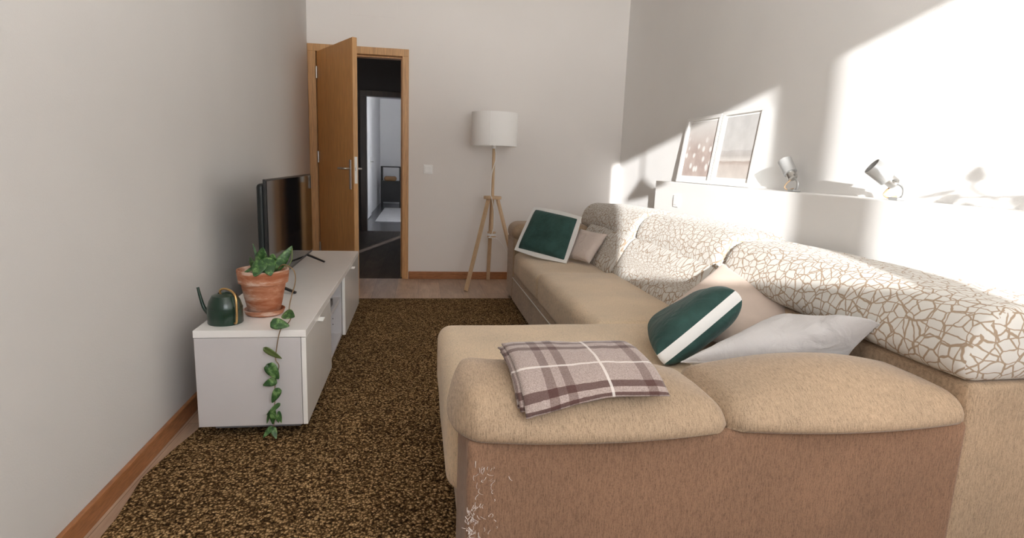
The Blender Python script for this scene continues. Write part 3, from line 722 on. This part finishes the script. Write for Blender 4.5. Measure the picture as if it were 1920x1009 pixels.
# ------------------------------------------------------------------ loose cushions
def pillow(name, c, thick, mat, label, cat='cushion', conc=.07, gusset=0, gm=None, power=.5, wr=.004, flange=0, seed=0, sag=0, group=None, N=30):
    """c: bottom-left, bottom-right, top-right, top-left corners of the middle plane"""
    c = [Vector(p) for p in c]; cen = sum(c, Vector()) / 4
    nrm = (c[1] - c[0]).cross(c[3] - c[0]).normalized()
    t = thing(name, label, cat, tuple(min(c, key=lambda p: p.z)), group)
    def P(u, v, k=conc):                     # u,v in -1..1
        uu = u * (1 - k * (1 - v * v) * abs(u)); vv = v * (1 - k * (1 - u * u) * abs(v))
        a_, b_ = (uu + 1) / 2, (vv + 1) / 2
        return c[0] * (1 - a_) * (1 - b_) + c[1] * a_ * (1 - b_) + c[2] * a_ * b_ + c[3] * (1 - a_) * b_
    def prof(u, v): return (max(0, 1 - u ** 4) * max(0, 1 - v ** 4)) ** power
    def w_(p, u, v):
        a1 = noise.noise(p * 9 + Vector((seed, 0, 0))) + .5 * noise.noise(p * 22 + Vector((0, seed, 0)))
        return a1 * wr * (max(0, (1 - u * u) * (1 - v * v))) ** .3
    if not gusset:
        vs, fs = [], []; top = {}; bot = {}
        for i in range(N + 1):
            for j in range(N + 1):
                u = math.sin((i / N - .5) * PI); v = math.sin((j / N - .5) * PI)
                p = P(u, v); h = prof(u, v) * thick / 2
                e = i in (0, N) or j in (0, N)
                top[i, j] = len(vs); vs.append(p + nrm * (h + w_(p, u, v)) if not e else p)
                if e: bot[i, j] = top[i, j]
                else: bot[i, j] = len(vs); vs.append(p - nrm * (h * .9) - nrm * w_(p + nrm, u, v))
        for i in range(N):
            for j in range(N):
                for D, fl_ in ((top, 0), (bot, 1)):
                    q = (D[i, j], D[i + 1, j], D[i + 1, j + 1], D[i, j + 1]); fs.append(q[::-1] if fl_ else q)
        mesh('cover', vs, fs, mat, t)
        rim = [P(u, v) for (u, v) in [(-1 + 2 * i / 12, -1) for i in range(12)] + [(1, -1 + 2 * i / 12) for i in range(12)] + [(1 - 2 * i / 12, 1) for i in range(12)] + [(-1, 1 - 2 * i / 12) for i in range(13)]]
        tube('seam', rim, .0022, mat, t, 6)
    else:
        for sgn in (1, -1):
            vs, fs = [], []
            for i in range(N + 1):
                for j in range(N + 1):
                    u = math.sin((i / N - .5) * PI); v = math.sin((j / N - .5) * PI)
                    p = P(u, v); h = gusset / 2 + prof(u, v) * (thick - gusset) / 2
                    vs.append(p + nrm * sgn * (h + (w_(p, u, v))))
            for i in range(N):
                for j in range(N): fs.append((i * (N + 1) + j, (i + 1) * (N + 1) + j, (i + 1) * (N + 1) + j + 1, i * (N + 1) + j + 1))
            mesh('cover', vs, fs, mat, t)
        vs, fs = [], []; ring = [(-1 + 2 * i / 20, -1) for i in range(20)] + [(1, -1 + 2 * i / 20) for i in range(20)] + [(1 - 2 * i / 20, 1) for i in range(20)] + [(-1, 1 - 2 * i / 20) for i in range(20)]
        for (u, v) in ring:
            p = P(u, v); out = (p - cen).normalized()
            for k in range(5):
                q = -1 + k / 2; vs.append(p + nrm * q * gusset / 2 + out * .004 * (1 - q * q))
        n_ = len(ring)
        for i in range(n_):
            for k in range(4): j = (i + 1) % n_; fs.append((i * 5 + k, j * 5 + k, j * 5 + k + 1, i * 5 + k + 1))
        mesh('side_band', vs, fs, gm, t)
    if flange:
        vs, fs = [], []; ring = [(-1 + 2 * i / 20, -1) for i in range(20)] + [(1, -1 + 2 * i / 20) for i in range(20)] + [(1 - 2 * i / 20, 1) for i in range(20)] + [(-1, 1 - 2 * i / 20) for i in range(20)]
        for (u, v) in ring:
            p = P(u, v)
            p2 = P(u, v, 0) ; d_ = (p2 - cen); p2 = p2 + d_ * (flange / (d_.length * .8))
            for q, s in ((p - (p - cen) * .06, 1), (p2, 1), (p2, -1), (p - (p - cen) * .06, -1)):
                vs.append(q + nrm * s * .005)
        n_ = len(ring)
        for i in range(n_):
            for k in range(4): j = (i + 1) % n_; k2 = (k + 1) % 4; fs.append((i * 4 + k, j * 4 + k, j * 4 + k2, i * 4 + k2))
        autos(mesh('border', vs, fs, gm, t))
    return t
# far end
pillow('cushion', [(.745, 4.36, .492), (1.030, 4.06, .452), (1.150, 4.20, .735), (.893, 4.49, .775)], .11, M_green, 'dark green square cushion with white border at the far end of the sofa', conc=.01, flange=.026, gm=M_wfab, seed=1, power=.42)
pillow('cushion', [(1.060, 4.16, .455), (1.175, 3.93, .455), (1.315, 4.00, .650), (1.200, 4.28, .655)], .09, M_beigep, 'small beige linen cushion tucked behind the green one with white border', conc=.08, seed=2)
# near corner
pillow('cushion', [(.975, 2.32, .478), (1.13, 1.88, .492), (1.500, 2.03, .580), (1.338, 2.42, .712)], .09, M_pink, 'large ribbed beige cushion with a peaked corner behind the green striped one', conc=.05, seed=3, power=.6, wr=.006)
pillow('cushion', [(.820, 1.83, .478), (.925, 2.16, .478), (1.195, 2.18, .604), (1.100, 1.86, .697)], .165, M_green, 'puffy dark green cushion seen edge on with a white stripe along its side', conc=-.06, gusset=.040, gm=M_wfab, seed=4, power=.5)
pillow('cushion', [(.850, 1.74, .500), (1.345, 1.63, .505), (1.365, 1.525, .686), (1.275, 1.90, .600)], .13, M_lil, 'plump pale linen pillow lying behind the front arm cushions', conc=.07, seed=5, power=.5, wr=.013)

# ------------------------------------------------------------------ folded blanket on the front arm
def blanket():
    t = thing('folded_blanket', 'folded brown plaid wool blanket draped over the front arm cushion', 'blanket', (.4, 1.4, .64))
    prof = [(1.47, .632), (1.44, .635), (1.40, .635), (1.34, .630), (1.285, .612), (1.24, .586), (1.218, .562), (1.211, .545)]
    P = spline([(0, y, z) for y, z in prof], 10)
    acc = [0]
    for i in range(1, len(P)): acc.append(acc[-1] + (P[i] - P[i - 1]).length)
    tot = acc[-1]
    def at(s):
        s = max(0, min(tot - 1e-5, s))
        i = max(k for k in range(len(acc)) if acc[k] <= s); i = min(i, len(P) - 2)
        f = (s - acc[i]) / max(1e-9, acc[i + 1] - acc[i]); p = P[i].lerp(P[i + 1], f); tn = (P[i + 1] - P[i]).normalized()
        n_ = Vector((0, tn.z, -tn.y)); n_ = n_ if n_.z > 0 or n_.y < -.5 else -n_
        return p, n_
    def layer(k, xl0, xl1, xr0, xr1, s0, s1, off, th, nm, uo=0):
        nu, nv = 40, 36; vs, fs, uv = [], [], []
        for side in (1, 0):
            for i in range(nu + 1):
                for j in range(nv + 1):
                    u, v = i / nu, j / nv
                    x = (xl0 * (1 - v) + xl1 * v) * (1 - u) + (xr0 * (1 - v) + xr1 * v) * u
                    ss = s0 + (s1 - s0) * v + .012 * math.sin(u * 5 + k) * (v - .3) + (u * .032 - .004) * -v
                    p, n_ = at(ss)
                    edge = min(1, min(u, 1 - u) * 14) ** .5 * min(1, min(v, 1 - v) * 14) ** .5
                    ripple = .0035 * noise.noise(Vector((u * 4 + k * 5, v * 3, 0))) + .0015 * noise.noise(Vector((u * 13, v * 9, k)))
                    dist = off + (th * (.35 + .65 * edge) if side else 0) + ripple
                    q = Vector((x, p.y, p.z)) + n_ * dist; vs.append(q); uv.append((u + uo, v))
        n1 = (nu + 1) * (nv + 1)
        I = lambda i, j, s: s * n1 + i * (nv + 1) + j
        for i in range(nu):
            for j in range(nv):
                for s in (0, 1): q = (I(i, j, s), I(i + 1, j, s), I(i + 1, j + 1, s), I(i, j + 1, s)); fs.append(q if s == 0 else q[::-1])
        for i in range(nu): fs += [(I(i, 0, 0), I(i, 0, 1), I(i + 1, 0, 1), I(i + 1, 0, 0)), (I(i, nv, 0), I(i + 1, nv, 0), I(i + 1, nv, 1), I(i, nv, 1))]
        for j in range(nv): fs += [(I(0, j, 0), I(0, j + 1, 0), I(0, j + 1, 1), I(0, j, 1)), (I(nu, j, 0), I(nu, j, 1), I(nu, j + 1, 1), I(nu, j + 1, 0))]
        return mesh(nm, vs, fs, M_plaid, t, uvs=uv)
    layer(0, .212, .222, .540, .560, .006, tot - .044, .001, .009, 'fold')
    layer(1, .206, .226, .548, .566, .0, tot - .040, .011, .009, 'fold', .35)
    layer(2, .216, .236, .552, .578, .0, tot - .026, .021, .010, 'fold')
blanket()

# ------------------------------------------------------------------ pictures on the ledge
def art_grass():
    t = NT('dried_grass_print'); v = t.co('UV')
    n = t.noise(v, 3, 4); bgc = t.ramp(n.outputs[0], [(.35, (.46, .365, .335)), (.6, (.58, .49, .45))])
    sp = t.n('ShaderNodeSeparateXYZ'); t.l(v, sp.inputs[0])
    fade = t.ramp(sp.outputs[1], [(.45, (0, 0, 0)), (.95, (1, 1, 1))])
    c = t.mix(bgc, (.68, .66, .64), fade)
    mp = t.co('UV', scale=(6.5, 6.0, 1)); o = t.n('ShaderNodeTexVoronoi'); t.l(mp, o.inputs['Vector']); o.inputs['Scale'].default_value = 1.0
    bl = t.ramp(o.outputs['Distance'], [(.22, (1, 1, 1)), (.40, (0, 0, 0))])
    low = t.ramp(sp.outputs[1], [(.55, (1, 1, 1)), (.82, (0, 0, 0))])
    c = t.mix(c, (.84, .82, .80), t.math('MULTIPLY', bl, low))
    t.col(c); t.set(.5); return t.m
def art_sea():
    t = NT('beach_print'); v = t.co('UV'); sp = t.n('ShaderNodeSeparateXYZ'); t.l(v, sp.inputs[0])
    wv = t.noise(t.co('UV', scale=(2, 22, 1)), 1.4, 4); y = t.math('ADD', sp.outputs[1], t.math('MULTIPLY', t.math('SUBTRACT', wv.outputs[0], .5), .06))
    c = t.ramp(y, [(0, (.66, .61, .57)), (.20, (.62, .56, .52)), (.26, (.46, .38, .34)), (.29, (.72, .69, .66)), (.36, (.52, .49, .47)), (.44, (.55, .53, .52)), (.46, (.63, .62, .61)), (.8, (.60, .595, .59))])
    cl = t.noise(t.co('UV', scale=(3, 3, 1)), 1.2, 5); k = t.ramp(cl.outputs[0], [(.35, (.93, .93, .93)), (.7, (1.08, 1.08, 1.08))])
    t.col(t.mix(c, k, 1.0, 'MULTIPLY')); t.set(.5); return t.m
M_fr = mat_plain('white_frame', (.84, .84, .83), .35, var=.01)
def picture(label, y0, y1, H, art):
    """y0 near end, y1 far end; stands on the ledge and leans on the wall"""
    t = thing('picture_frame', label, 'picture', (1.86, (y0 + y1) / 2, LZ))
    xb, xt = 1.868, 1.922; zb = LZ + .001
    ax = Vector((xt - xb, 0, 1)); ax.x = (xt - xb); ax.z = math.sqrt(max(.01, H * H - ax.x ** 2)); ax.normalize()
    nn = Vector((-ax.z, 0, ax.x))                       # towards the room
    def pt(a, h, d): return Vector((xb, a, zb)) + ax * h + nn * d
    def fb(vs, fs, a0, a1, h0, h1, d0, d1):
        b = len(vs); vs += [pt(a, h, d) for d in (d0, d1) for (a, h) in ((a0, h0), (a1, h0), (a1, h1), (a0, h1))]
        fs += [tuple(b + i for i in f) for f in ((0, 1, 2, 3), (4, 5, 6, 7), (0, 1, 5, 4), (1, 2, 6, 5), (2, 3, 7, 6), (3, 0, 4, 7))]
    vs, fs = [], []; bw = .024
    fb(vs, fs, y0, y1, 0, bw, 0, .018); fb(vs, fs, y0, y1, H - bw, H, 0, .018); fb(vs, fs, y0, y0 + bw * 1.2, bw, H - bw, 0, .018); fb(vs, fs, y1 - bw * 1.2, y1, bw, H - bw, 0, .018)
    fr = mesh('frame', vs, fs, M_fr, t, smooth=False); m = fr.modifiers.new('bevel', 'BEVEL'); m.width = .0015
    vs, fs = [], []; fb(vs, fs, y0 + bw, y1 - bw, bw * .8, H - bw * .8, .002, .006); mesh('mat_board', vs, fs, M_plast, t, smooth=False)
    mr = .030; a0, a1, h0, h1 = y0 + bw + mr, y1 - bw - mr, bw + mr * .8, H - bw - mr * .4
    mesh('print', [pt(a1, h0, .0068), pt(a0, h0, .0068), pt(a0, h1, .0068), pt(a1, h1, .0068), pt(a1, h0, .0062), pt(a0, h0, .0062), pt(a0, h1, .0062), pt(a1, h1, .0062)], [(0, 1, 2, 3), (4, 7, 6, 5), (0, 4, 5, 1), (1, 5, 6, 2), (2, 6, 7, 3), (3, 7, 4, 0)], art, t, smooth=False,
         uvs=[(0, 0), (1, 0), (1, 1), (0, 1)] * 2)
picture('white framed print of fluffy dried grass, the one nearer the back wall', 3.628, 4.125, .452, art_grass())
picture('white framed print of a pale seashore with a low horizon', 3.145, 3.617, .458, art_sea())

# ------------------------------------------------------------------ clip spotlights on the ledge
def spot(loc, direction, label):
    X, Y = loc
    t = thing('clip_spotlight', label, 'spotlight', (X, Y, LZ), 'silver clip spotlights on the ledge')
    d = Vector(direction).normalized(); J = Vector((X, Y, LZ + .052))
    s0 = J + d * .012; s1 = J + d * .050; s2 = J + d * .128
    lathe('socket_housing', [(0, 0), (.015, 0), (.0225, .006), (.0235, .045), (0, .046)], tuple(s0), M_steel, t, 28, axis=d)
    sh = lathe('shade', [(.020, 0), (.033, .002), (.034, .080), (.0322, .080), (.031, .004), (.018, .003)], tuple(s1), M_alu, t, 40, axis=d, close=True)
    lathe('bulb', [(0, .015), (.012, .016), (.022, .045), (.024, .055), (0, .060)], tuple(s1), M_plast, t, 24, axis=d)
    tube('bracket', [(X, Y - .010, LZ + .004), (X, Y - .030, LZ + .018), (X, Y - .030, LZ + .045), (X, Y - .010, LZ + .062), tuple(s0 + Vector((0, 0, .006)))], .0065, M_alu, t, 10)
    box('clamp', X - .022, X + .022, Y - .030, Y + .018, LZ + .0005, LZ + .012, M_alu, t, .003)
    tube('knob', [tuple(s1 + Vector((0, -.034, -.004))), tuple(s1 + Vector((0, -.050, -.008)))], .006, M_steel, t, 10, smooth_path=False)
    tube('cord', [tuple(s0 + Vector((-.01, .004, -.002))), (X - .02, Y + .030, LZ + .04), (X - .02, Y + .045, LZ + .02), (X - .015, Y + .025, LZ + .008), (X, Y + .0, LZ + .0155)], .0035, M_ash, t, 8)
spot((1.862, 2.748), (-.10, .62, .78), 'silver clip spotlight on the ledge beside the pictures')
spot((1.862, 2.085), (-.74, .30, .60), 'silver clip spotlight on the ledge further from the pictures, its mouth showing')

# ------------------------------------------------------------------ things out of frame whose shadows fall on the wall
t = thing('pendant_lamp', 'small cone pendant lamp hanging from the ceiling', 'pendant lamp', (.635, .60, 1.66))
lathe('shade', [(.02, 1.80), (.115, 1.655), (.113, 1.653), (.017, 1.797)], (.635, .60, 0), M_plast, t, 32, close=True)
lathe('cap', [(0, 1.795), (.022, 1.795), (.02, 1.815), (0, 1.818)], (.635, .60, 0), M_plast, t, 20)
tube('cord', [(.635, .60, 1.815), (.635, .60, ZC - .001)], .009, M_plast, t, 8, smooth_path=False)
t = thing('ledge_plant', 'leafy pothos in a small pot at the near end of the ledge', 'potted plant', (1.864, .95, LZ))
lathe('pot', [(0, LZ + .001), (.04, LZ + .001), (.058, LZ + .1), (.052, LZ + .1), (.05, LZ + .085), (0, LZ + .085)], (1.864, .95, 0), M_terra, t, 32)
random.seed(12)
for i in range(22):
    a = random.uniform(-.6, 1); yy = .80 + .36 * random.random(); xx = 1.69 + .06 * random.random(); zz = LZ + .05 + .10 * random.random()
    leafmesh('leaf', (xx, yy, zz), (xx + random.uniform(-.03, .03), yy + random.uniform(-.08, .08), zz + random.uniform(-.03, .04)), .055, (random.uniform(-1, 1), -1, .4), t)
tube('stem', [(1.864, .95, LZ + .085), (1.80, 1.0, LZ + .14), (1.73, 1.12, LZ + .155), (1.715, 1.22, LZ + .168)], .003, M_stem, t, 6)
leafmesh('leaf', (1.716, 1.20, LZ + .165), (1.715, 1.285, LZ + .170), .05, (-.3, -.2, 1), t)
tube('stem', [(1.73, 1.02, LZ + .15), (1.70, 1.02, LZ + .20), (1.695, 1.0, LZ + .24)], .003, M_stem, t, 6)
leafmesh('leaf', (1.695, 1.0, LZ + .235), (1.69, .995, LZ + .285), .035, (-.9, -.4, 0), t)
